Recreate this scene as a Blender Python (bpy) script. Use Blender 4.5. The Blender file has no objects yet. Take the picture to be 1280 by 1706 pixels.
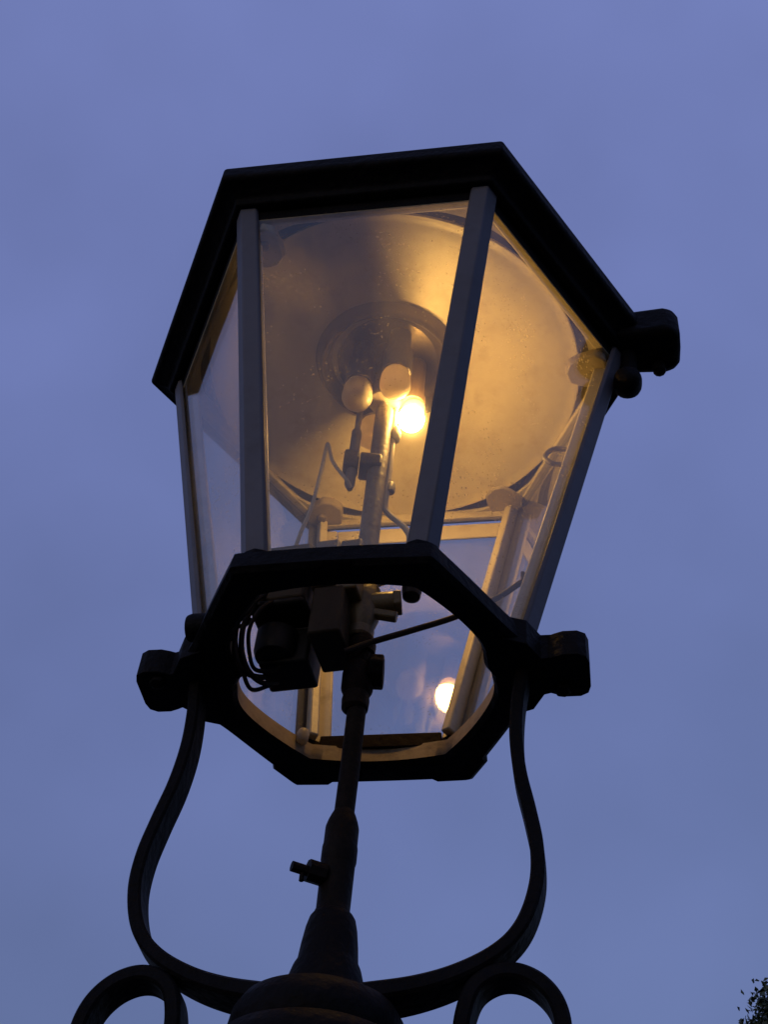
import bpy, bmesh, math, random
from mathutils import Vector, Matrix

# ------------------------------------------------------------------ camera, sky, light, exposure
sc = bpy.context.scene
COL = sc.collection
R = math.radians
S = 0.16            # metres per lantern unit (1 unit = circumradius of the lantern's foot)
Z0 = 2.4547         # height of the lantern's foot above the ground

cam_d = bpy.data.cameras.new('camera')
cam = bpy.data.objects.new('camera', cam_d)
COL.objects.link(cam)
sc.camera = cam
pitch, roll, yaw = 0.8322, 0.1103, 0.0072
fw = Vector((math.sin(yaw) * math.cos(pitch), math.cos(yaw) * math.cos(pitch), math.sin(pitch)))
rt = Vector((math.cos(yaw), -math.sin(yaw), 0))
up = rt.cross(fw)
r2 = rt * math.cos(roll) + up * math.sin(roll)
u2 = -rt * math.sin(roll) + up * math.cos(roll)
M = Matrix((r2, u2, -fw)).transposed().to_4x4()
M.translation = Vector((0, -5.927 * S, Z0 - 5.342 * S))
cam.matrix_world = M
cam_d.sensor_fit = 'VERTICAL'
cam_d.sensor_height = 24
cam_d.lens = 24 * 2236.2 / 1706
cam_d.clip_start = 0.02
cam_d.clip_end = 2000

SUN_EL, SUN_AZ = 3.0, 228.0          # low glow of the set sun, from the left (azimuth from +x)
world = bpy.data.worlds.new('World')
sc.world = world
world.use_nodes = True
nt = world.node_tree
bg = nt.nodes['Background']
bg.inputs[1].default_value = 0.1
sky = nt.nodes.new('ShaderNodeTexSky')
sky.sky_type = 'NISHITA'
sky.sun_disc = False
sky.sun_elevation = R(SUN_EL)
sky.sun_rotation = R(90 - SUN_AZ)
sky.ozone_density = 2.0
L = nt.links.new
# dusk cloud deck, CIE overcast: Lz * (1 + 2 sin(elevation)) / 3, with soft mottling
tc = nt.nodes.new('ShaderNodeTexCoord')
sep = nt.nodes.new('ShaderNodeSeparateXYZ')
L(tc.outputs['Generated'], sep.inputs[0])
clampz = nt.nodes.new('ShaderNodeClamp'); L(sep.outputs[2], clampz.inputs[0])
ma = nt.nodes.new('ShaderNodeMath'); ma.operation = 'MULTIPLY_ADD'
L(clampz.outputs[0], ma.inputs[0]); ma.inputs[1].default_value = 2 / 3; ma.inputs[2].default_value = 1 / 3
nz = nt.nodes.new('ShaderNodeTexNoise'); L(tc.outputs['Generated'], nz.inputs['Vector'])
nz.inputs['Scale'].default_value = 5.0; nz.inputs['Detail'].default_value = 3.0; nz.inputs['Roughness'].default_value = 0.45
nm = nt.nodes.new('ShaderNodeMapRange'); L(nz.outputs[0], nm.inputs[0])
nm.inputs[1].default_value = 0.3; nm.inputs[2].default_value = 0.7; nm.inputs[3].default_value = 0.90; nm.inputs[4].default_value = 1.10
mm = nt.nodes.new('ShaderNodeMath'); mm.operation = 'MULTIPLY'
L(ma.outputs[0], mm.inputs[0]); L(nm.outputs[0], mm.inputs[1])
deck = nt.nodes.new('ShaderNodeVectorMath'); deck.operation = 'SCALE'
deck.inputs[0].default_value = (1.56, 1.88, 4.46)
L(mm.outputs[0], deck.inputs['Scale'])
add = nt.nodes.new('ShaderNodeVectorMath'); add.operation = 'ADD'
half = nt.nodes.new('ShaderNodeVectorMath'); half.operation = 'SCALE'; half.inputs['Scale'].default_value = 0.7   # seen through the cloud
L(sky.outputs[0], half.inputs[0]); L(half.outputs[0], add.inputs[0]); L(deck.outputs[0], add.inputs[1])
L(add.outputs[0], bg.inputs[0])

sun_d = bpy.data.lights.new('sun', 'SUN')
sun_d.energy = 0.22
sun_d.angle = R(15)
sun_d.color = (0.78, 0.87, 1.0)
sun = bpy.data.objects.new('sun', sun_d)
COL.objects.link(sun)
sd = Vector((math.cos(R(SUN_AZ)) * math.cos(R(SUN_EL)), math.sin(R(SUN_AZ)) * math.cos(R(SUN_EL)), math.sin(R(SUN_EL))))
sun.rotation_euler = sd.to_track_quat('Z', 'Y').to_euler()

sc.view_settings.view_transform = 'Standard'
sc.view_settings.look = 'None'
sc.view_settings.exposure = 0
sc.view_settings.gamma = 1
sc.view_settings.use_curve_mapping = False
sc.render.engine = 'CYCLES'
sc.cycles.use_denoising = True
sc.cycles.max_bounces = 12
sc.cycles.transparent_max_bounces = 24
sc.cycles.sample_clamp_indirect = 4.0
sc.cycles.caustics_reflective = False
sc.cycles.caustics_refractive = False


# ------------------------------------------------------------------ materials
def newmat(name):
    m = bpy.data.materials.new(name)
    m.use_nodes = True
    t = m.node_tree
    return m, t, t.nodes['Principled BSDF']


def paint(name, col, rough=0.5, var=0.35, scale=9, bump=0.15, bscale=60, metallic=0.0, dirt=None, dirt_amt=0.0, spec=0.5):
    """painted or cast metal: blotchy tone, fine relief, optional dirt patches"""
    m, t, b = newmat(name)
    tcn = t.nodes.new('ShaderNodeTexCoord')
    n = t.nodes.new('ShaderNodeTexNoise'); n.inputs['Scale'].default_value = scale; n.inputs['Detail'].default_value = 6
    t.links.new(tcn.outputs['Object'], n.inputs['Vector'])
    cr = t.nodes.new('ShaderNodeValToRGB')
    cr.color_ramp.elements[0].position = 0.3
    cr.color_ramp.elements[1].position = 0.7
    cr.color_ramp.elements[0].color = [c * (1 - var) for c in col] + [1]
    cr.color_ramp.elements[1].color = [min(1, c * (1 + var * 0.6)) for c in col] + [1]
    t.links.new(n.outputs[0], cr.inputs[0])
    out = cr.outputs[0]
    if dirt:
        n2 = t.nodes.new('ShaderNodeTexNoise'); n2.inputs['Scale'].default_value = scale * 3.1; n2.inputs['Detail'].default_value = 8
        n2.inputs['Roughness'].default_value = 0.7
        t.links.new(tcn.outputs['Object'], n2.inputs['Vector'])
        mr = t.nodes.new('ShaderNodeMapRange'); mr.inputs[1].default_value = 0.5; mr.inputs[2].default_value = 0.72
        mr.inputs[4].default_value = dirt_amt
        t.links.new(n2.outputs[0], mr.inputs[0])
        mx = t.nodes.new('ShaderNodeMix'); mx.data_type = 'RGBA'
        t.links.new(mr.outputs[0], mx.inputs[0]); t.links.new(out, mx.inputs[6]); mx.inputs[7].default_value = list(dirt) + [1]
        out = mx.outputs[2]
    t.links.new(out, b.inputs['Base Color'])
    b.inputs['Roughness'].default_value = rough
    b.inputs['Metallic'].default_value = metallic
    b.inputs['Specular IOR Level'].default_value = spec
    nb = t.nodes.new('ShaderNodeTexNoise'); nb.inputs['Scale'].default_value = bscale; nb.inputs['Detail'].default_value = 5
    t.links.new(tcn.outputs['Object'], nb.inputs['Vector'])
    bp = t.nodes.new('ShaderNodeBump'); bp.inputs['Strength'].default_value = bump; bp.inputs['Distance'].default_value = 0.004
    t.links.new(nb.outputs[0], bp.inputs['Height']); t.links.new(bp.outputs[0], b.inputs['Normal'])
    return m


M_IRON = paint('black_cast_iron', (0.005, 0.0045, 0.0052), 0.62, 0.5, 22, 0.6, 110, spec=0.08)
M_BAR = paint('slate_bar_paint', (0.125, 0.128, 0.155), 0.5, 0.1, 12, 0.08, 90, spec=0.2, dirt=(0.07, 0.065, 0.06), dirt_amt=0.3)
M_CREAM = paint('cream_enamel', (0.62, 0.56, 0.42), 0.45, 0.15, 10, 0.18, 80, dirt=(0.20, 0.14, 0.07), dirt_amt=0.45)
M_ENAMEL = paint('white_reflector_enamel', (0.66, 0.585, 0.41), 0.42, 0.18, 8, 0.08, 60, dirt=(0.34, 0.27, 0.16), dirt_amt=0.5)
M_GREY = paint('dull_grey_metal', (0.20, 0.175, 0.14), 0.5, 0.3, 16, 0.2, 90, dirt=(0.06, 0.04, 0.025), dirt_amt=0.6)
M_HUB = paint('dull_hub_metal', (0.18, 0.145, 0.10), 0.28, 0.2, 14, 0.08, 60, metallic=0.6, dirt=(0.08, 0.055, 0.03), dirt_amt=0.5)
M_TAB = paint('grey_cream_tab', (0.36, 0.31, 0.23), 0.5, 0.2, 14, 0.1, 60, dirt=(0.15, 0.11, 0.07), dirt_amt=0.5)
M_PIPE = paint('dusty_pipe_paint', (0.27, 0.23, 0.165), 0.5, 0.3, 18, 0.3, 140, dirt=(0.09, 0.065, 0.04), dirt_amt=0.75)
M_DARKPIPE = paint('blackened_pipe', (0.008, 0.006, 0.005), 0.6, 0.4, 20, 0.4, 160, dirt=(0.03, 0.022, 0.016), dirt_amt=0.3, spec=0.08)
M_BRASS = paint('tarnished_brass', (0.12, 0.092, 0.042), 0.45, 0.35, 25, 0.25, 120, dirt=(0.04, 0.03, 0.02), dirt_amt=0.7)
M_CERAMIC = paint('frosted_white_glass', (0.66, 0.60, 0.48), 0.3, 0.08, 30, 0.06, 120, dirt=(0.45, 0.35, 0.22), dirt_amt=0.35)
_t = M_CERAMIC.node_tree                                # frosted shell: light passes through diffusely
_tl = _t.nodes.new('ShaderNodeBsdfTranslucent'); _tl.inputs[0].default_value = (0.74, 0.67, 0.53, 1)
_mx = _t.nodes.new('ShaderNodeMixShader'); _mx.inputs[0].default_value = 0.5
_t.links.new(_t.nodes['Principled BSDF'].outputs[0], _mx.inputs[1]); _t.links.new(_tl.outputs[0], _mx.inputs[2])
_t.links.new(_mx.outputs[0], _t.nodes['Material Output'].inputs['Surface'])
M_BOX = paint('grey_brown_box_plastic', (0.045, 0.034, 0.021), 0.6, 0.25, 14, 0.2, 120, spec=0.2, dirt=(0.02, 0.015, 0.01), dirt_amt=0.5)
M_BOXDARK = paint('black_box_plastic', (0.007, 0.0065, 0.007), 0.55, 0.3, 14, 0.1, 120, spec=0.2)
M_CABLE = paint('dark_cable', (0.012, 0.009, 0.008), 0.6, 0.3, 30, 0.05, 100, spec=0.15)
M_WIRE = paint('pale_wire', (0.5, 0.44, 0.34), 0.4, 0.2, 30, 0.05, 100)
M_DIRTY = paint('grimy_cream', (0.36, 0.28, 0.17), 0.6, 0.3, 20, 0.3, 90, dirt=(0.12, 0.08, 0.04), dirt_amt=0.6)
M_BROWN = paint('rusty_brown_strip', (0.016, 0.010, 0.007), 0.7, 0.3, 30, 0.3, 150, spec=0.1)
M_ROOF = paint('slate_roof_sheet', (0.03, 0.03, 0.035), 0.55, 0.3, 6, 0.1, 60)
M_GROUND = paint('dark_ground', (0.05, 0.05, 0.045), 0.9, 0.3, 1.5, 0.3, 8)
M_BARK = paint('bark', (0.05, 0.035, 0.025), 0.9, 0.3, 6, 0.6, 20)
M_LEAF = paint('dark_leaf', (0.035, 0.055, 0.025), 0.6, 0.5, 0.9, 0.0, 10)


def glass():
    m, t, b = newmat('dusty_pane_glass')
    t.nodes.remove(b)
    N, K = t.nodes, t.links.new
    out = N['Material Output']
    geo = N.new('ShaderNodeNewGeometry')
    dot = N.new('ShaderNodeVectorMath'); dot.operation = 'DOT_PRODUCT'
    K(geo.outputs['Incoming'], dot.inputs[0]); K(geo.outputs['Normal'], dot.inputs[1])
    ab = N.new('ShaderNodeMath'); ab.operation = 'ABSOLUTE'; K(dot.outputs['Value'], ab.inputs[0])
    inv = N.new('ShaderNodeMath'); inv.operation = 'SUBTRACT'; inv.inputs[0].default_value = 1; K(ab.outputs[0], inv.inputs[1])
    pw = N.new('ShaderNodeMath'); pw.operation = 'POWER'; K(inv.outputs[0], pw.inputs[0]); pw.inputs[1].default_value = 5
    fr = N.new('ShaderNodeMath'); fr.operation = 'MULTIPLY_ADD'; K(pw.outputs[0], fr.inputs[0]); fr.inputs[1].default_value = 0.95; fr.inputs[2].default_value = 0.075
    tr = N.new('ShaderNodeBsdfTransparent'); tr.inputs[0].default_value = (0.95, 0.96, 0.95, 1)
    gl = N.new('ShaderNodeBsdfGlossy'); gl.inputs['Roughness'].default_value = 0.03
    wv = N.new('ShaderNodeTexNoise'); wv.inputs['Scale'].default_value = 13; wv.inputs['Detail'].default_value = 1
    wtc = N.new('ShaderNodeTexCoord'); K(wtc.outputs['Object'], wv.inputs['Vector'])
    wb = N.new('ShaderNodeBump'); wb.inputs['Strength'].default_value = 0.25; wb.inputs['Distance'].default_value = 0.0008
    K(wv.outputs[0], wb.inputs['Height']); K(wb.outputs[0], gl.inputs['Normal'])
    mix1 = N.new('ShaderNodeMixShader'); K(fr.outputs[0], mix1.inputs[0]); K(tr.outputs[0], mix1.inputs[1]); K(gl.outputs[0], mix1.inputs[2])
    # grime scatter, plus lens bloom put into the glass: soft halo round the bulb
    rf = N.new('ShaderNodeBsdfRefraction'); rf.inputs['Roughness'].default_value = 0.85; rf.inputs['IOR'].default_value = 1.025
    mixh = N.new('ShaderNodeMixShader'); mixh.inputs[0].default_value = 0.02; K(mix1.outputs[0], mixh.inputs[1]); K(rf.outputs[0], mixh.inputs[2])
    # dust film: broad smears, plus specks and splashes
    tcn = N.new('ShaderNodeTexCoord')
    n1 = N.new('ShaderNodeTexNoise'); n1.inputs['Scale'].default_value = 11; n1.inputs['Detail'].default_value = 5
    mp = N.new('ShaderNodeMapping'); mp.inputs['Scale'].default_value = (1.6, 1.6, 0.45); K(tcn.outputs['Object'], mp.inputs[0]); K(mp.outputs[0], n1.inputs['Vector'])
    film = N.new('ShaderNodeMapRange'); film.inputs[1].default_value = 0.35; film.inputs[2].default_value = 0.75
    film.inputs[3].default_value = 0.025; film.inputs[4].default_value = 0.10; K(n1.outputs[0], film.inputs[0])
    v = N.new('ShaderNodeTexVoronoi'); v.inputs['Scale'].default_value = 165; v.inputs['Randomness'].default_value = 1
    K(tcn.outputs['Object'], v.inputs['Vector'])
    n2 = N.new('ShaderNodeTexNoise'); n2.inputs['Scale'].default_value = 16; n2.inputs['Detail'].default_value = 3
    K(tcn.outputs['Object'], n2.inputs['Vector'])
    rad = N.new('ShaderNodeMapRange'); rad.inputs[1].default_value = 0.36; rad.inputs[2].default_value = 0.74
    rad.inputs[3].default_value = 0.0; rad.inputs[4].default_value = 0.27; K(n2.outputs[0], rad.inputs[0])
    lt = N.new('ShaderNodeMath'); lt.operation = 'LESS_THAN'; K(v.outputs['Distance'], lt.inputs[0]); K(rad.outputs[0], lt.inputs[1])
    sp = N.new('ShaderNodeMath'); sp.operation = 'MULTIPLY_ADD'; K(lt.outputs[0], sp.inputs[0]); sp.inputs[1].default_value = 0.28; K(film.outputs[0], sp.inputs[2])
    df = N.new('ShaderNodeBsdfDiffuse'); df.inputs[0].default_value = (0.50, 0.44, 0.33, 1)
    tl = N.new('ShaderNodeBsdfTranslucent'); tl.inputs[0].default_value = (0.78, 0.71, 0.56, 1)
    md = N.new('ShaderNodeMixShader'); md.inputs[0].default_value = 0.6; K(df.outputs[0], md.inputs[1]); K(tl.outputs[0], md.inputs[2])
    mix2 = N.new('ShaderNodeMixShader'); K(sp.outputs[0], mix2.inputs[0]); K(mixh.outputs[0], mix2.inputs[1]); K(md.outputs[0], mix2.inputs[2])
    K(mix2.outputs[0], out.inputs['Surface'])
    return m


M_GLASS = glass()


def bulb_mat():
    m, t, b = newmat('lit_warm_bulb')
    b.inputs['Base Color'].default_value = (0.9, 0.8, 0.6, 1)
    b.inputs['Emission Color'].default_value = (1.0, 0.53, 0.12, 1)
    b.inputs['Emission Strength'].default_value = 215.0
    return m


M_BULB = bulb_mat()
M_AMBER, _t, _b = newmat('collar_with_baked_glow')
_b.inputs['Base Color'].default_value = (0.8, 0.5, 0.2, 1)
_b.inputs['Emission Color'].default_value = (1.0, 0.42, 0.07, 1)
_b.inputs['Emission Strength'].default_value = 9.0  # emission stands in for bulb light caught in the collar


# ------------------------------------------------------------------ mesh helpers (lantern units in, metres out)
def U(p):
    return Vector((p[0] * S, p[1] * S, Z0 + p[2] * S))


def pol(az, r, z):
    return (r * math.cos(R(az)), r * math.sin(R(az)), z)


def finish(name, bm, mat, parent=None, bevel=0.0, smooth=35, segs=2):
    bmesh.ops.recalc_face_normals(bm, faces=bm.faces[:])
    for f in bm.faces:
        f.smooth = True
    for e in bm.edges:
        if len(e.link_faces) == 2 and e.calc_face_angle(0) > R(smooth):
            e.smooth = False
    me = bpy.data.meshes.new(name)
    bm.to_mesh(me)
    bm.free()
    for m in (mat if isinstance(mat, (list, tuple)) else [mat]):
        me.materials.append(m)
    o = bpy.data.objects.new(name, me)
    COL.objects.link(o)
    if parent:
        o.parent = parent
    if bevel:
        md = o.modifiers.new('bevel', 'BEVEL')
        md.width = bevel * S
        md.segments = segs
        md.limit_method = 'ANGLE'
        md.angle_limit = R(30)
        md.harden_normals = False
    return o


def lathe(bm, prof, axis=(0, 0), n=40, mat=0, cap=True):
    """prof: list of (r, z) in units, around a vertical axis at (x, y)"""
    rings = []
    for r, z in prof:
        rings.append([bm.verts.new(U((axis[0] + r * math.cos(2 * math.pi * i / n), axis[1] + r * math.sin(2 * math.pi * i / n), z))) for i in range(n)])
    for a, b in zip(rings, rings[1:]):
        for i in range(n):
            f = bm.faces.new((a[i], a[(i + 1) % n], b[(i + 1) % n], b[i])); f.material_index = mat
    if cap:
        for rr in (rings[0], rings[-1]):
            f = bm.faces.new(rr); f.material_index = mat
    return bm


def spline(pts, sub=6):
    """Catmull-Rom through the points"""
    P = [Vector(p) for p in pts]
    out = []
    for i in range(len(P) - 1):
        p0 = P[i - 1] if i else P[0] * 2 - P[1]
        p1, p2 = P[i], P[i + 1]
        p3 = P[i + 2] if i + 2 < len(P) else P[-1] * 2 - P[-2]
        for k in range(sub):
            t = k / sub
            out.append(0.5 * ((2 * p1) + (p2 - p0) * t + (2 * p0 - 5 * p1 + 4 * p2 - p3) * t * t + (3 * p1 - p0 - 3 * p2 + p3) * t ** 3))
    out.append(P[-1])
    return out


def sweep(bm, pts, prof, side=None, scale=None, mat=0):
    """prof: closed list of (a, b) with a along `side`, b along normal; pts in units"""
    n = len(pts)
    P = [Vector(p) for p in pts]
    rings = []
    last = Vector(side) if side is not None else None
    for i in range(n):
        T = (P[min(i + 1, n - 1)] - P[max(i - 1, 0)]).normalized()
        if last is None:
            last = T.orthogonal().normalized()
        A = (last - T * last.dot(T)).normalized()
        B = T.cross(A).normalized()
        if side is None:
            last = A
        k = scale[i] if scale else 1
        rings.append([bm.verts.new(U(P[i] + A * (a * k) + B * (b * k))) for a, b in prof])
    m = len(prof)
    for x, y in zip(rings, rings[1:]):
        for j in range(m):
            f = bm.faces.new((x[j], x[(j + 1) % m], y[(j + 1) % m], y[j])); f.material_index = mat
    for rr in (rings[0], rings[-1]):
        f = bm.faces.new(rr); f.material_index = mat
    return bm


def circ(r, n=12):
    return [(r * math.cos(2 * math.pi * i / n), r * math.sin(2 * math.pi * i / n)) for i in range(n)]


def rect(w, h, c=0.2):
    a, b = w / 2, h / 2
    k = min(a, b) * c
    return [(a - k, -b), (a, -b + k), (a, b - k), (a - k, b), (-a + k, b), (-a, b - k), (-a, -b + k), (-a + k, -b)]


def tube(name, pts, r, mat, parent, n=12, sub=6, smooth_path=True, scale=None):
    bm = bmesh.new()
    p = spline(pts, sub) if smooth_path else [Vector(q) for q in pts]
    sweep(bm, p, circ(r, n), scale=scale)
    return finish(name, bm, mat, parent)


def prism(bm, poly, z0, z1, xf=lambda p: p, mat=0):
    """poly: list of (x, y) in a local frame; xf maps (x, y, z) to lantern units"""
    a = [bm.verts.new(U(xf((x, y, z0)))) for x, y in poly]
    b = [bm.verts.new(U(xf((x, y, z1)))) for x, y in poly]
    n = len(poly)
    for i in range(n):
        bm.faces.new((a[i], a[(i + 1) % n], b[(i + 1) % n], b[i])).material_index = mat
    bm.faces.new(list(reversed(a))).material_index = mat
    bm.faces.new(b).material_index = mat
    return bm


def frame(az, origin=(0, 0, 0)):
    """local x = radial at az, y = tangential, z = up"""
    c, s = math.cos(R(az)), math.sin(R(az))
    ox, oy, oz = origin
    return lambda p: (ox + p[0] * c - p[1] * s, oy + p[0] * s + p[1] * c, oz + p[2])


def box(bm, x0, x1, y0, y1, z0, z1, xf=lambda p: p, mat=0):
    return prism(bm, [(x0, y0), (x1, y0), (x1, y1), (x0, y1)], z0, z1, xf, mat)


def hexbar(bm, c, d, r, length, n=6):
    """a nut or bolt: n-sided prism along direction d, centred at c"""
    d = Vector(d).normalized()
    c = Vector(c)
    return sweep(bm, [c - d * length / 2, c + d * length / 2], circ(r, n))


# ------------------------------------------------------------------ the lamp
lamp = bpy.data.objects.new('street_lamp', None)
COL.objects.link(lamp)
lamp['label'] = 'old black six-sided street lantern with glass panes and one lit bulb on a forked post'
lamp['category'] = 'street lamp'

V_AZ = [-133.5, -73.5, -13.5, 46.5, 106.5, 166.5]      # lantern corners
E_AZ = [-163.5, -103.5, -43.5, 16.5, 76.5, 136.5]      # lantern sides
RT, HT = 1.653, 2.678                                  # circumradius and height of the glazing's top
GL = -0.10                                             # glazing's lower end
C30 = math.cos(R(30))


def rad(z):
    return 1 + (RT - 1) * z / HT


# ---- post, collar and neck
GZ = -Z0 / S
bm = bmesh.new()
lathe(bm, [(0.95, GZ), (0.95, GZ + 0.9), (0.82, GZ + 1.1), (0.78, GZ + 4.0), (0.62, GZ + 4.3), (0.5, GZ + 4.6), (0.36, GZ + 5.2), (0.30, -3.6), (0.31, -3.2), (0.40, -3.05),
           (0.42, -2.95), (0.36, -2.89), (0.38, -2.82), (0.46, -2.76), (0.50, -2.68), (0.495, -2.59), (0.46, -2.53), (0.38, -2.485)], n=56)
finish('post', bm, M_IRON, lamp)
bm = bmesh.new()
lathe(bm, [(0.36, -2.53), (0.40, -2.50), (0.415, -2.45), (0.405, -2.38), (0.37, -2.32), (0.29, -2.275), (0.15, -2.25)], n=56)
finish('post_collar', bm, M_IRON, lamp)
bm = bmesh.new()
lathe(bm, [(0.205, -2.275), (0.19, -2.19), (0.165, -2.10), (0.148, -2.065), (0.140, -1.98), (0.128, -1.89), (0.115, -1.835), (0.103, -1.815), (0.085, -1.80)], axis=(0.012, 0))
finish('neck', bm, M_IRON, lamp)

# ---- fork arms and scrolls, flat iron bar in the plane of the right and left corners
perp = Vector((-math.sin(R(-13.5)), math.cos(R(-13.5)), 0))
e1 = Vector((math.cos(R(-13.5)), math.sin(R(-13.5)), 0))


def inplane(s, z):
    return e1 * s + Vector((0, 0, z))


arm = [(0.955, -0.22), (0.945, -0.36), (0.922, -0.55), (0.915, -0.78), (0.937, -1.02), (0.985, -1.26), (1.02, -1.48), (1.015, -1.69), (0.95, -1.90), (0.83, -2.045),
       (0.65, -2.155), (0.45, -2.225), (0.2, -2.27)]
scr = [(0.70, -2.68), (0.675, -2.50), (0.680, -2.36), (0.725, -2.225), (0.82, -2.155), (0.925, -2.15), (1.03, -2.205), (1.105, -2.31), (1.13, -2.46), (1.10, -2.70), (0.98, -2.95),
       (0.78, -3.14), (0.55, -3.22), (0.25, -3.22)]
for sg in (1, -1):
    bm = bmesh.new()
    pth = spline([inplane(sg * s, z) for s, z in arm], 7)
    sweep(bm, pth, rect(0.175, 0.070, 0.35), side=perp, scale=[1 + 0.4 * max(0, (i / (len(pth) - 1) - 0.72) / 0.28) for i in range(len(pth))])
    finish('fork_arm', bm, M_IRON, lamp)
    bm = bmesh.new()
    sweep(bm, spline([inplane(sg * s, z) for s, z in scr], 7), rect(0.185, 0.076, 0.35), side=perp)
    finish('scroll', bm, M_IRON, lamp)

# ---- foot ring: rounded hexagonal casting, lugs at the right and left corners
N = 288


def hexr(az, circ_r, rnd):
    """radius of a hexagon with corners at V_AZ; rnd blends to a circle"""
    a = (az - V_AZ[0]) % 60 - 30
    h = circ_r * C30 / math.cos(R(a))
    return h * (1 - rnd) + circ_r * (C30 + 0.02) * rnd


def adiff(a, b):
    return (a - b + 180) % 360 - 180


rings = []
bm = bmesh.new()
for i in range(N):
    az = i * 360 / N
    ro = hexr(az, 1.105, 0.10)
    for va in (46.5, 106.5):
        if abs(adiff(az, va)) < 11:
            ro += 0.028
    ri = hexr(az, 0.885, 0.45)
    ri -= 0.13 * math.exp(-(adiff(az, 171) / 14) ** 2) + 0.075 * math.exp(-(adiff(az, -17) / 11) ** 2)
    ro += 0.07 * math.exp(-(adiff(az, 160) / 9) ** 2)
    for va in (166.5, -13.5):
        ro = ro + 0.05 * math.exp(-(adiff(az, va) / 14) ** 2)
    prof = [(ro - 0.03, -0.305), (ro, -0.28), (ro - 0.012, -0.165), (ro - 0.045, -0.135), (ri + 0.04, -0.13), (ri + 0.012, -0.15), (ri, -0.27), (ri + 0.025, -0.305)]
    rings.append([bm.verts.new(U(pol(az, r, z))) for r, z in prof])
for i in range(N):
    a, b = rings[i], rings[(i + 1) % N]
    for j in range(8):
        f = bm.faces.new((a[j], a[(j + 1) % 8], b[(j + 1) % 8], b[j]))
        if j in (4, 5):
            f.material_index = 1
ring = finish('foot_ring', bm, [M_IRON, M_DIRTY], lamp, smooth=40)


def lug_poly(s0, s1, wide, neck, root):
    """mushroom outline in (radial, tangential)"""
    half = [(s0, root), (s0 + 0.13, root * 0.85), (s0 + 0.20, neck * 1.15), (s0 + 0.27, neck), (s1 - 0.24, neck * 1.02), (s1 - 0.19, wide * 0.90), (s1 - 0.14, wide),
            (s1 - 0.06, wide), (s1 - 0.015, wide * 0.85), (s1, wide * 0.55)]
    return half + [(s, -t) for s, t in reversed(half)]


for va in (-13.5, 166.5):
    bm = bmesh.new()
    prism(bm, lug_poly(0.86, 1.325 if va < 0 else 1.30, 0.18, 0.135, 0.33), -0.318, -0.14, frame(va))
    finish('lug', bm, M_IRON, ring, bevel=0.035, segs=3)
    bm = bmesh.new()
    lathe(bm, [(0.04, -0.355), (0.05, -0.345), (0.05, -0.32)], axis=pol(va + 5, 1.17, 0)[:2], n=6)
    finish('lug_bolt', bm, M_IRON, ring, bevel=0.008)
# hinge knuckle on the left edge of the ring
bm = bmesh.new()
c = Vector((-0.915, -0.165, -0.17))
sweep(bm, spline([c - e1 * 0.10, c - e1 * 0.085, c - e1 * 0.04, c + e1 * 0.04, c + e1 * 0.18], 3), circ(0.085, 18), scale=[0.3, 0.7, 0.85, 0.9, 0.95, 1, 1, 1, 1, 1, 1, 1, 1])
finish('hinge_knuckle', bm, M_IRON, ring)
# dark seat strip under the far door
bm = bmesh.new()
box(bm, 0.765, 0.80, -0.385, 0.385, -0.17, -0.065, frame(76.5))
finish('seat_strip', bm, M_BROWN, ring, bevel=0.008)
bm = bmesh.new()
lathe(bm, [(0.03, -0.20), (0.036, -0.19), (0.038, -0.13), (0.03, -0.11)], axis=pol(112, 0.80, 0)[:2], n=12)
finish('stub', bm, M_CERAMIC, ring)

# ---- glazing bars: dark V-shaped bar outside, cream web inside
for va in V_AZ:
    bm = bmesh.new()
    zs = [GL, 0.9, 1.8, HT + 0.06]
    f = frame(va)
    rr = []
    for z in zs:
        r0 = rad(z)
        k = 0.5                       # side planes fall away from the corner at 60 deg: dr = t * tan30
        pts = [(r0 + 0.028, 0.0), (r0 + 0.026 - 0.09 * math.tan(R(30)), 0.09), (r0 - 0.005 - 0.09 * math.tan(R(30)), 0.092), (r0 - 0.03, 0.03),
               (r0 - 0.03, -0.03), (r0 - 0.005 - 0.09 * math.tan(R(30)), -0.092), (r0 + 0.026 - 0.09 * math.tan(R(30)), -0.09)]
        rr.append([bm.verts.new(U(f((x, y, z)))) for x, y in pts])
    for a, b in zip(rr, rr[1:]):
        for j in range(7):
            bm.faces.new((a[j], a[(j + 1) % 7], b[(j + 1) % 7], b[j]))
    bm.faces.new(rr[0]); bm.faces.new(rr[-1])
    bar = finish('glazing_bar', bm, M_BAR, lamp, bevel=0.008, smooth=25)
    # cream web
    bm = bmesh.new()
    rr = []
    far = va in (46.5, 106.5)
    w = 0.032
    for z in (GL + 0.01, HT + 0.03):
        r0 = rad(z) - 0.036
        pts = [(r0, w * 0.6), (r0 - 0.05, w), (r0 - 0.12, w), (r0 - 0.12, -w), (r0 - 0.05, -w), (r0, -w * 0.6)]
        rr.append([bm.verts.new(U(f((x, y, z)))) for x, y in pts])
    for j in range(6):
        bm.faces.new((rr[0][j], rr[0][(j + 1) % 6], rr[1][(j + 1) % 6], rr[1][j]))
    bm.faces.new(rr[0]); bm.faces.new(rr[1])
    finish('inner_web', bm, M_CREAM, bar, bevel=0.012)

for va in V_AZ:
    bm = bmesh.new()
    prism(bm, [(0.88, -0.09), (0.955, -0.105), (1.005, -0.06), (1.015, 0.0), (1.005, 0.06), (0.955, 0.105), (0.88, 0.09)], -0.128, -0.085, frame(va))
    finish('bar_foot', bm, M_IRON, ring, bevel=0.012)

# ---- glass panes
SLOPE = (RT - 1) * C30 / HT


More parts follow.
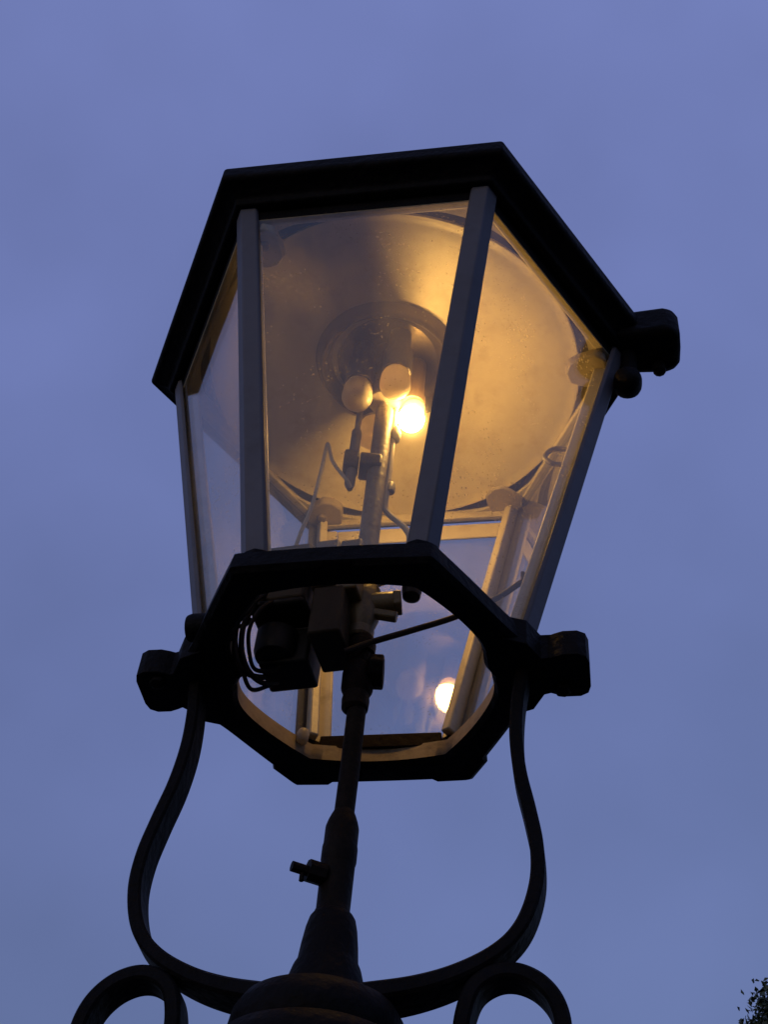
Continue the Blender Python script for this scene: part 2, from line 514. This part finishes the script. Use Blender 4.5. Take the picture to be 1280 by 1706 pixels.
def onside(ea):
    """local (t, z, d): t along the side, z height, d outward from the glazing plane"""
    f = frame(ea)
    return lambda t, z, d=0.0: f((C30 + SLOPE * z + d, t, z))


def slab(bm, ea, quad, d0, d1, mat=0):
    """quad: list of (t, z) on the glazing plane; solid between outward offsets d0 and d1"""
    F = onside(ea)
    a = [bm.verts.new(U(F(t, z, d0))) for t, z in quad]
    b = [bm.verts.new(U(F(t, z, d1))) for t, z in quad]
    n = len(quad)
    for i in range(n):
        bm.faces.new((a[i], a[(i + 1) % n], b[(i + 1) % n], b[i])).material_index = mat
    bm.faces.new(list(reversed(a))).material_index = mat
    bm.faces.new(b).material_index = mat


for ea in E_AZ:
    bm = bmesh.new()
    zt, zb = HT - 0.02, GL - 0.01
    m_ = 0.045
    if ea == 76.5:
        zt = 2.34
    slab(bm, ea, [(-rad(zb) / 2 + m_, zb), (rad(zb) / 2 - m_, zb), (rad(zt) / 2 - m_, zt), (-rad(zt) / 2 + m_, zt)], -0.028, -0.010)
    finish('glass_pane', bm, M_GLASS, lamp)

# ---- hinged door frame on the far side, with a slit above its top rail
bm = bmesh.new()
for sg in (1, -1):
    zb, zt = GL, 2.46
    wi = 0.17 if sg > 0 else 0.105
    q = [(sg * (rad(zb) / 2 - 0.05), zb), (sg * (rad(zb) / 2 - wi), zb), (sg * (rad(zt) / 2 - wi), zt), (sg * (rad(zt) / 2 - 0.05), zt)]
    slab(bm, 76.5, q, -0.060, -0.032)
door = finish('door_frame', bm, M_CREAM, lamp, bevel=0.01)
bm = bmesh.new()
zb, zt = 2.25, 2.45
slab(bm, 76.5, [(-rad(zb) / 2 + 0.107, zb), (rad(zb) / 2 - 0.172, zb), (rad(zt) / 2 - 0.172, zt), (-rad(zt) / 2 + 0.107, zt)], -0.057, -0.034)
finish('top_rail', bm, M_CREAM, door, bevel=0.012)

bm = bmesh.new()
zb, zt = 2.515, 2.597
slab(bm, 76.5, [(-rad(zb) / 2 + 0.06, zb), (rad(zb) / 2 - 0.06, zb), (rad(zt) / 2 - 0.06, zt), (-rad(zt) / 2 + 0.06, zt)], -0.085, -0.034)
finish('door_head', bm, M_CREAM, lamp, bevel=0.012)

# ---- eaves: stepped moulding round the top of the glazing
steps = [(1.66, 2.69), (1.725, 2.685), (1.745, 2.735), (1.855, 2.79), (1.88, 2.795), (1.90, 2.82), (1.90, 2.925), (1.88, 2.95), (1.60, 3.02), (1.60, 2.84), (1.66, 2.82)]
bm = bmesh.new()
rr = [[bm.verts.new(U(pol(va, r, z))) for r, z in steps] for va in V_AZ]
n = len(steps)
for i in range(6):
    a, b = rr[i], rr[(i + 1) % 6]
    for j in range(n):
        bm.faces.new((a[j], b[j], b[(j + 1) % n], a[(j + 1) % n]))
eaves = finish('eaves', bm, M_IRON, lamp, smooth=20, bevel=0.012)
# cream top rail inside the glass
steps = [(1.642, 2.665), (1.63, 2.600), (1.56, 2.600), (1.56, 2.612), (1.57, 2.66), (1.57, 2.80), (1.642, 2.80)]
bm = bmesh.new()
rr = [[bm.verts.new(U(pol(va, r, z))) for r, z in steps] for va in V_AZ]
n = len(steps)
for i in range(6):
    a, b = rr[i], rr[(i + 1) % 6]
    for j in range(n):
        f = bm.faces.new((a[j], b[j], b[(j + 1) % n], a[(j + 1) % n]))
        f.material_index = 1 if j in (0, n - 1) else 0
finish('inner_rail', bm, [M_CREAM, M_IRON], eaves, smooth=20, bevel=0.008)
bm = bmesh.new()
rr = []
for i in range(144):
    az = i * 2.5 + 1.5
    ro = hexr(az, 1.572, 0)
    ri = min(1.385 + 0.06 * (1 - math.cos(R(6 * (az + 133.5) + 180))) / 2, ro - 0.012)
    rr.append([bm.verts.new(U(pol(az, r, z))) for r, z in ((ro, 2.61), (ri, 2.61), (ri, 2.64), (ro, 2.64))])
for i in range(144):
    a, b = rr[i], rr[(i + 1) % 144]
    for j in range(4):
        bm.faces.new((a[j], a[(j + 1) % 4], b[(j + 1) % 4], b[j]))
finish('ledge_plate', bm, M_CREAM, eaves)
# roof hinge lug at the right corner
bm = bmesh.new()
prism(bm, [(1.62, -0.19), (1.75, -0.185), (1.98, -0.20), (2.05, -0.18), (2.085, -0.12), (2.09, 0.0), (2.085, 0.12), (2.05, 0.18), (1.98, 0.20), (1.75, 0.185), (1.62, 0.19)], 2.70, 3.0, frame(-13.5))
finish('hinge_lug', bm, M_IRON, eaves, bevel=0.05, segs=3)
bm = bmesh.new()
lathe(bm, [(0.02, 2.60), (0.045, 2.62), (0.05, 2.66), (0.045, 2.71)], axis=tuple((e1 * 1.93 - perp * -0.11))[:2], n=10)
finish('hinge_bolt', bm, M_IRON, eaves)
bm = bmesh.new()
c = inplane(1.69, 2.33) + perp * -0.03
sweep(bm, spline([c - perp * 0.11, c - perp * 0.07, c, c + perp * 0.07, c + perp * 0.11], 4), circ(0.10, 18), scale=[0.2, .45, .65, .78, .86, .93, .97, 1, 1, 1, .97, .93, .86, .78, .65, .45, .2])
sweep(bm, [inplane(1.70, 2.33), inplane(1.72, 2.76)], circ(0.06, 10))
finish('hinge_knob', bm, M_IRON, eaves)

# ---- roof and its vent (seen only from further off)
bm = bmesh.new()
prof = [(1.86, 2.962), (1.5, 3.12), (1.0, 3.42), (0.62, 3.80), (0.55, 3.95)]
rr = [[bm.verts.new(U(pol(va, r, z))) for va in V_AZ] for r, z in prof]
for a, b in zip(rr, rr[1:]):
    for j in range(6):
        bm.faces.new((a[j], a[(j + 1) % 6], b[(j + 1) % 6], b[j]))
bm.faces.new(rr[-1]); bm.faces.new(rr[0])
roof = finish('roof', bm, M_ROOF, lamp, smooth=20)
bm = bmesh.new()
lathe(bm, [(0.5, 3.94), (0.5, 4.2), (0.66, 4.22), (0.62, 4.32), (0.35, 4.5), (0.12, 4.58), (0.08, 4.66), (0.13, 4.74), (0.1, 4.84), (0.02, 4.98)], n=32)
finish('roof_vent', bm, M_ROOF, roof)

# ---- reflector: shallow enamelled dish with a rolled edge
bm = bmesh.new()
prof = []
for k in range(15):
    t = k / 14
    r = 1.36 - t * (1.36 - 0.45)
    prof.append((r - 0.02, 2.645 + 0.15 * math.sin(t * math.pi / 2) ** 1.2))
rim = [(1.355, 2.665), (1.365, 2.65), (1.36, 2.635), (1.35, 2.635)]
up_ = [(r - 0.0, z + 0.02) for r, z in reversed(prof)]
lathe(bm, up_ + rim + prof + [up_[0]], n=96, cap=False)
refl = finish('reflector', bm, M_ENAMEL, lamp, smooth=60)
# corner brackets that carry it
for va in (-133.5, -13.5, 46.5, 106.5):
    f = frame(va)
    bm = bmesh.new()
    prism(bm, [(1.55, 0.10), (1.48, 0.15), (1.36, 0.12), (1.29, 0.085), (1.26, 0.0), (1.29, -0.085), (1.36, -0.12), (1.48, -0.15), (1.55, -0.10)], 2.575 if va == 46.5 else 2.52, 2.606, f)
    br = finish('bracket', bm, M_TAB, refl, bevel=0.015)
    if va == 46.5:
        continue
    bm = bmesh.new()
    lathe(bm, [(0.02, 2.49), (0.035, 2.495), (0.04, 2.515), (0.04, 2.55)], axis=f((1.44, 0.03, 0))[:2], n=10)
    finish('bracket_screw', bm, M_GREY, refl)

# ---- burner hub: flared collar and deep cup, three unlit bulbs and the lit one
bm = bmesh.new()
lathe(bm, [(0.56, 2.815), (0.53, 2.77), (0.505, 2.72), (0.495, 2.70), (0.48, 2.69), (0.465, 2.70), (0.455, 2.73), (0.44, 2.78), (0.41, 2.80), (0.37, 2.81), (0.355, 2.84), (0.345, 2.95), (0.32, 2.98), (0.02, 2.99)], axis=(-0.05, -0.02), n=72)
lathe(bm, [(0.56, 2.815), (0.56, 2.84), (0.42, 3.02), (0.02, 3.03)], axis=(-0.05, -0.02), n=72, cap=False)
hub = finish('burner_hub', bm, M_HUB, lamp, smooth=50)
BULB = (0.163, -0.005)
for (x, y, zb) in [(0.02, -0.25, 2.135), (-0.238, -0.10, 2.145), (-0.10, 0.168, 2.065)]:
    bm = bmesh.new()
    lathe(bm, [(0.01, zb - 0.002), (0.05, zb + 0.002), (0.078, zb + 0.014), (0.098, zb + 0.036), (0.108, zb + 0.066), (0.110, zb + 0.10), (0.105, zb + 0.17), (0.09, zb + 0.215), (0.085, zb + 0.22)], axis=(x, y), n=36)
    ub = finish('unlit_bulb', bm, M_CERAMIC, hub)
    bm = bmesh.new()
    lathe(bm, [(0.084, zb + 0.222), (0.10, zb + 0.225), (0.105, zb + 0.24), (0.105, zb + 0.46), (0.085, zb + 0.48), (0.08, 2.99)], axis=(x, y), n=32)
    finish('bulb_socket', bm, M_GREY, hub)
bm = bmesh.new()
lathe(bm, [(0.028, 2.20), (0.03, 2.255), (0.11, 2.265), (0.12, 2.285), (0.12, 2.60), (0.15, 2.64), (0.15, 2.99)], axis=(-0.04, -0.04), n=28)  # added block between the bulbs, shaping the shadow on the reflector
finish('light_blocker', bm, M_GREY, hub)
bm = bmesh.new()
lathe(bm, [(0.06, 2.33), (0.085, 2.335), (0.09, 2.35), (0.09, 2.40), (0.075, 2.42), (0.075, 2.99)], axis=BULB, n=32)
finish('bulb_socket', bm, M_CERAMIC, hub)
bm = bmesh.new()
bp_ = [(0.052, 2.262), (0.062, 2.24)]
for k in range(13):
    a = R(40 - 130 * k / 12)
    bp_.append((max(0.002, 0.094 * math.cos(a)), 2.17 + 0.094 * math.sin(a) * 1.08))
lathe(bm, bp_, axis=BULB, n=32)
finish('bulb', bm, M_BULB, hub, smooth=60)

bm = bmesh.new()
lathe(bm, [(0.050, 2.255), (0.066, 2.256), (0.074, 2.265), (0.078, 2.285), (0.078, 2.32), (0.06, 2.325)], axis=(BULB[0] + 0.012, BULB[1] + 0.012), n=28)
finish('bulb_collar', bm, M_AMBER, hub)

# ---- gas pipe up the middle
AX = (0.0, 0.0)
bm = bmesh.new()
PX = [(0.008, 0.0, -1.26), (0.012, 0, -0.9), (0.012, 0, -0.48)]
sweep(bm, [Vector(p) for p in PX], circ(0.054, 24))
pipe = finish('gas_pipe', bm, M_DARKPIPE, lamp)
tube('upper_pipe', [(-0.032, 0, 0.44), (-0.034, 0, 1.2), (-0.030, 0, 1.9), (-0.030, 0, 2.225)], 0.066, M_PIPE, pipe, n=24, sub=3)
bm = bmesh.new()
lathe(bm, [(0.056, -1.20), (0.066, -1.225), (0.078, -1.26), (0.088, -1.30), (0.088, -1.40), (0.092, -1.42), (0.092, -1.50), (0.087, -1.52), (0.085, -1.78), (0.092, -1.80), (0.092, -1.815)], axis=(0.008, 0), n=28)
sleeve = finish('pipe_sleeve', bm, M_DARKPIPE, pipe)
bm = bmesh.new()
hexbar(bm, (-0.10, -0.06, -1.615), (-1, -0.35, 0), 0.058, 0.09, 8)
hexbar(bm, (-0.165, -0.083, -1.62), (-1, -0.35, 0), 0.027, 0.12, 10)
hexbar(bm, (-0.165, -0.083, -1.66), (0, 0, 1), 0.013, 0.05, 6)
finish('drain_cock', bm, M_DARKPIPE, pipe)
# couplings and valve body above the ring
bm = bmesh.new()
lathe(bm, [(0.055, -0.52), (0.076, -0.50), (0.080, -0.44), (0.074, -0.40), (0.080, -0.39), (0.092, -0.36), (0.094, -0.25), (0.088, -0.20), (0.072, -0.185), (0.068, -0.10), (0.082, -0.09), (0.085, -0.02), (0.075, 0.0),
           (0.070, 0.03)], axis=(0.0, 0), n=24)
finish('coupling', bm, M_DARKPIPE, pipe)
bm = bmesh.new()
lathe(bm, [(0.07, 0.02), (0.082, 0.035), (0.085, 0.09), (0.075, 0.10), (0.088, 0.14), (0.105, 0.20), (0.11, 0.34), (0.10, 0.42), (0.075, 0.46), (0.066, 0.47)], axis=(-0.02, 0), n=24)
finish('valve_body', bm, M_BRASS, pipe)
bm = bmesh.new()
hexbar(bm, (0.10, -0.03, -0.235), (1, -0.1, 0), 0.105, 0.085, 8)
hexbar(bm, (0.06, -0.02, -0.235), (1, -0.1, 0), 0.06, 0.12, 12)
finish('side_nut', bm, M_DARKPIPE, pipe, bevel=0.012)
bm = bmesh.new()
hexbar(bm, (0.10, -0.04, 0.30), (1, -0.15, 0.1), 0.075, 0.16, 12)
hexbar(bm, (0.185, -0.055, 0.31), (1, -0.15, 0.1), 0.088, 0.05, 6)
hexbar(bm, (0.10, -0.05, 0.20), (1, -0.15, -0.2), 0.04, 0.18, 6)
finish('valve_stem', bm, M_BRASS, pipe, bevel=0.008)
bm = bmesh.new()
lathe(bm, [(0.03, 0.36), (0.055, 0.375), (0.062, 0.42), (0.062, 0.56), (0.05, 0.60)], axis=(0.265, -0.05), n=20)
finish('pilot_cap', bm, M_BOXDARK, pipe)
bm = bmesh.new()
sweep(bm, [Vector((0.03, -0.05, 0.47)), Vector((0.20, -0.06, 0.53)), Vector((0.27, -0.05, 0.56))], circ(0.022, 8))
finish('pilot_tube', bm, M_BRASS, pipe)

# side rod with its clamp, and the small bore pipe behind the bulb
bm = bmesh.new()
sweep(bm, [Vector((-0.205, 0, 2.28)), Vector((-0.207, 0, 1.95)), Vector((-0.207, 0, 1.90))], circ(0.022, 10))
sweep(bm, [Vector((-0.207, 0, 1.96)), Vector((-0.207, 0, 1.40)), Vector((-0.202, 0, 1.35))], circ(0.036, 14), scale=[1, 1, 0.5])
rod = finish('igniter_rod', bm, M_GREY, lamp)
bm = bmesh.new()
box(bm, -0.27, -0.165, -0.06, 0.06, 1.54, 1.70)
box(bm, -0.16, -0.01, -0.085, 0.085, 1.545, 1.66)
finish('clamp', bm, M_BRASS, rod, bevel=0.015)
tube('pilot_pipe', [(0.045, 0, 2.45), (0.047, 0, 2.05), (0.05, 0, 1.60), (0.045, 0, 1.24), (0.07, 0, 1.16), (0.15, 0, 1.08), (0.20, 0, 1.02), (0.225, 0, 0.92), (0.20, 0, 0.62), (0.05, 0, 0.50)], 0.021, M_WIRE, lamp, n=10)
bm = bmesh.new()
lathe(bm, [(0.02, 1.90), (0.035, 1.92), (0.038, 2.0), (0.02, 2.06)], axis=(0.065, 0.0), n=12)
finish('pipe_clip', bm, M_GREY, lamp)
bm = bmesh.new()
lathe(bm, [(0.02, 1.36), (0.03, 1.37), (0.03, 1.44), (0.02, 1.46)], axis=(0.07, 0.0), n=10)
finish('pipe_clip', bm, M_GREY, lamp)
tube('igniter_wire', [(-0.195, -0.03, 1.34), (-0.225, -0.05, 1.38), (-0.275, -0.05, 1.45), (-0.34, -0.05, 1.56), (-0.378, -0.05, 1.70), (-0.392, -0.05, 1.735), (-0.398, -0.05, 1.66), (-0.408, -0.05, 1.40), (-0.43, -0.05, 1.08),
     (-0.47, -0.05, 0.82), (-0.49, -0.05, 0.62), (-0.47, -0.05, 0.50)], 0.013, M_WIRE, lamp, n=8)

# ---- control box hung on the pipe inside the foot
bf = frame(-19, (-0.50, -0.02, 0.06))
bm = bmesh.new()
box(bm, -0.175, 0.165, -0.115, 0.125, 0.10, 0.56, bf)
cbox = finish('control_box', bm, M_BOX, lamp, bevel=0.018)
bm = bmesh.new()
box(bm, -0.18, 0.17, -0.12, 0.13, 0.055, 0.098, bf)
finish('box_cover', bm, M_BOXDARK, cbox, bevel=0.02)
bm = bmesh.new()
box(bm, -0.14, 0.165, 0.10, 0.36, -0.22, 0.05, bf)
finish('transformer', bm, M_BOXDARK, cbox, bevel=0.02)
bm = bmesh.new()
lathe(bm, [(0.06, -0.13), (0.115, -0.12), (0.13, -0.08), (0.13, 0.056)], axis=bf((-0.04, 0.10, 0))[:2], n=24)
finish('cable_gland', bm, M_BOXDARK, cbox)
bm = bmesh.new()
box(bm, 0.18, 0.33, -0.08, 0.05, 0.22, 0.60, bf)
finish('terminal_block', bm, M_GREY, cbox, bevel=0.012)
bm = bmesh.new()
box(bm, 0.20, 0.40, -0.06, 0.30, -0.16, 0.215, bf)
finish('mount_plate', bm, M_BOX, cbox, bevel=0.015)
bm = bmesh.new()
box(bm, 0.335, 0.47, -0.06, 0.08, 0.18, 0.60, bf)
finish('pipe_clamp', bm, M_BRASS, cbox, bevel=0.012)
bm = bmesh.new()
hexbar(bm, bf((0.225, -0.09, 0.50)), bf((0.225, -1.0, 0.5)) and Vector((-0.33, -0.94, 0)), 0.018, 0.03, 8)
finish('screw', bm, M_GREY, cbox)

# loose cables on the left of the box
CW = [
    [(-0.66, -0.03, 0.30), (-0.70, -0.07, 0.10), (-0.735, -0.10, -0.02), (-0.735, -0.08, -0.16), (-0.70, -0.06, -0.30), (-0.63, 0.02, -0.32), (-0.52, 0.15, -0.22)],
    [(-0.64, -0.06, 0.26), (-0.675, -0.10, 0.06), (-0.70, -0.10, -0.06), (-0.69, -0.06, -0.20), (-0.635, -0.02, -0.32), (-0.55, 0.08, -0.32), (-0.47, 0.18, -0.22)],
    [(-0.66, 0.0, 0.24), (-0.71, -0.02, 0.12), (-0.76, -0.03, -0.02), (-0.75, 0.0, -0.12), (-0.73, 0.02, -0.24), (-0.68, 0.08, -0.30)],
    [(-0.60, -0.10, 0.22), (-0.66, -0.14, 0.10), (-0.69, -0.15, 0.0), (-0.74, -0.12, -0.06), (-0.72, -0.06, -0.20), (-0.66, 0.0, -0.33), (-0.60, 0.08, -0.38), (-0.50, 0.14, -0.28)],
    [(-0.56, -0.12, 0.14), (-0.62, -0.16, 0.02), (-0.66, -0.12, -0.10), (-0.645, -0.04, -0.20), (-0.60, 0.04, -0.26), (-0.50, 0.10, -0.20), (-0.42, 0.10, -0.12)],
    [(-0.67, -0.04, 0.16), (-0.71, -0.08, 0.06), (-0.74, -0.10, 0.06), (-0.78, -0.08, 0.0)],
    [(-0.68, -0.03, 0.06), (-0.69, -0.08, -0.03), (-0.725, -0.10, -0.07), (-0.76, -0.08, -0.06)],
]
for k, pts in enumerate(CW):
    tube('cable', pts, 0.017 if k < 3 else 0.013, M_CABLE, lamp, n=8)

# lever rod reaching out to the right-hand pane
tube('lever_rod', [(-0.10, -0.12, -0.19), (0.05, -0.10, -0.075), (0.30, -0.09, 0.075), (0.56, -0.08, 0.24), (0.80, -0.05, 0.46), (0.95, -0.03, 0.64)], 0.019, M_CABLE, lamp, n=10)
tube('lever_tip', [(0.925, -0.03, 0.615), (0.955, -0.03, 0.65), (0.955, -0.03, 0.72)], 0.015, M_CABLE, lamp, n=8, sub=2)

# hook on the right-hand bar
F = onside(16.5)
hk = [F(-0.60, 1.72, -0.10), F(-0.55, 1.74, -0.20), F(-0.52, 1.70, -0.24), F(-0.53, 1.62, -0.24), F(-0.57, 1.55, -0.18), F(-0.62, 1.53, -0.08)]
tube('hook', hk, 0.018, M_GREY, lamp, n=8)

# ------------------------------------------------------------------ ground and the tree beyond
bm = bmesh.new()
bmesh.ops.create_grid(bm, x_segments=8, y_segments=8, size=600)
g = finish('ground', bm, M_GROUND)
g['kind'] = 'structure'

rnd = random.Random(5)
d = fw + r2 * ((1548 - 640) / 2236.2) + u2 * ((853 - 1812) / 2236.2)
CC = M.translation + d * (14.0 / d.length)
tree = bpy.data.objects.new('tree', None)
tree.location = (CC.x, CC.y, 0)
COL.objects.link(tree)
tree['label'] = 'dark leafy tree showing only a tuft of foliage in the lower right corner'
tree['category'] = 'tree'
CH, RX, RZ = CC.z, 1.4, 1.4           # crown centre height, radius, half height


def limb(bm, p0, p1, r0, r1):
    p0, p1 = Vector(p0), Vector(p1)
    L_ = (p1 - p0).length
    mid = (p0 + p1) / 2 + Vector((rnd.uniform(-.06, .06), rnd.uniform(-.06, .06), 0.06)) * L_
    n = 8
    T = (p1 - p0).normalized(); A = T.orthogonal().normalized(); B = T.cross(A)
    rr = []
    for q, r in ((p0, r0), (mid, (r0 + r1) / 2), (p1, r1)):
        rr.append([bm.verts.new(q + A * r * math.cos(2 * math.pi * i / n) + B * r * math.sin(2 * math.pi * i / n)) for i in range(n)])
    for a, b in zip(rr, rr[1:]):
        for i in range(n):
            bm.faces.new((a[i], a[(i + 1) % n], b[(i + 1) % n], b[i]))
    bm.faces.new(rr[0]); bm.faces.new(rr[-1])


bm = bmesh.new()
limb(bm, (0, 0, 0), (0.1, 0.1, CH * 0.6), 0.22, 0.15)
limb(bm, (0.1, 0.1, CH * 0.59), (0, 0, CH + 1.4), 0.15, 0.03)
clumps = []
for k in range(520):
    u = rnd.uniform(-0.9, 1); a = rnd.uniform(0, 2 * math.pi)
    q = math.sqrt(1 - u * u)
    m_ = rnd.uniform(0.6, 1.0) ** 0.7
    c = Vector((RX * q * math.cos(a) * m_, RX * q * math.sin(a) * m_, CH + RZ * u * m_))
    clumps.append((c, rnd.uniform(0.28, 0.5)))
    if k % 3 == 0:
        limb(bm, (0.06, 0.05, CH * 0.6 + rnd.uniform(0, 2.2)), c, 0.035, 0.008)
finish('trunk', bm, M_BARK, tree)
bm = bmesh.new()


def leaf(p, l, w):
    a = Vector((rnd.gauss(0, 1), rnd.gauss(0, 1), rnd.gauss(0, .7))).normalized()
    b = a.orthogonal().normalized()
    b = (b + a.cross(b) * rnd.uniform(-1, 1)).normalized()
    nrm = a.cross(b) * w * 0.4
    v = [bm.verts.new(x) for x in (p, p + a * l * .5 + b * w + nrm, p + a * l, p + a * l * .5 - b * w + nrm)]
    bm.faces.new((v[0], v[1], v[2])); bm.faces.new((v[0], v[2], v[3]))


for c, r in clumps:
    for _ in range(9):
        tw = c + Vector((rnd.gauss(0, 1), rnd.gauss(0, 1), rnd.gauss(0, .8))) * r * 0.34
        if (tw - Vector((0, 0, CH))).length > 1.62:
            continue
        for j in range(44):
            p = tw + Vector((rnd.gauss(0, 1), rnd.gauss(0, 1), rnd.gauss(0, .8))) * 0.07
            leaf(p, rnd.uniform(.04, .08), rnd.uniform(.015, .026))
me = bpy.data.meshes.new('crown'); bm.to_mesh(me); bm.free(); me.materials.append(M_LEAF)
o = bpy.data.objects.new('crown', me); COL.objects.link(o); o.parent = tree; o['kind'] = 'stuff'
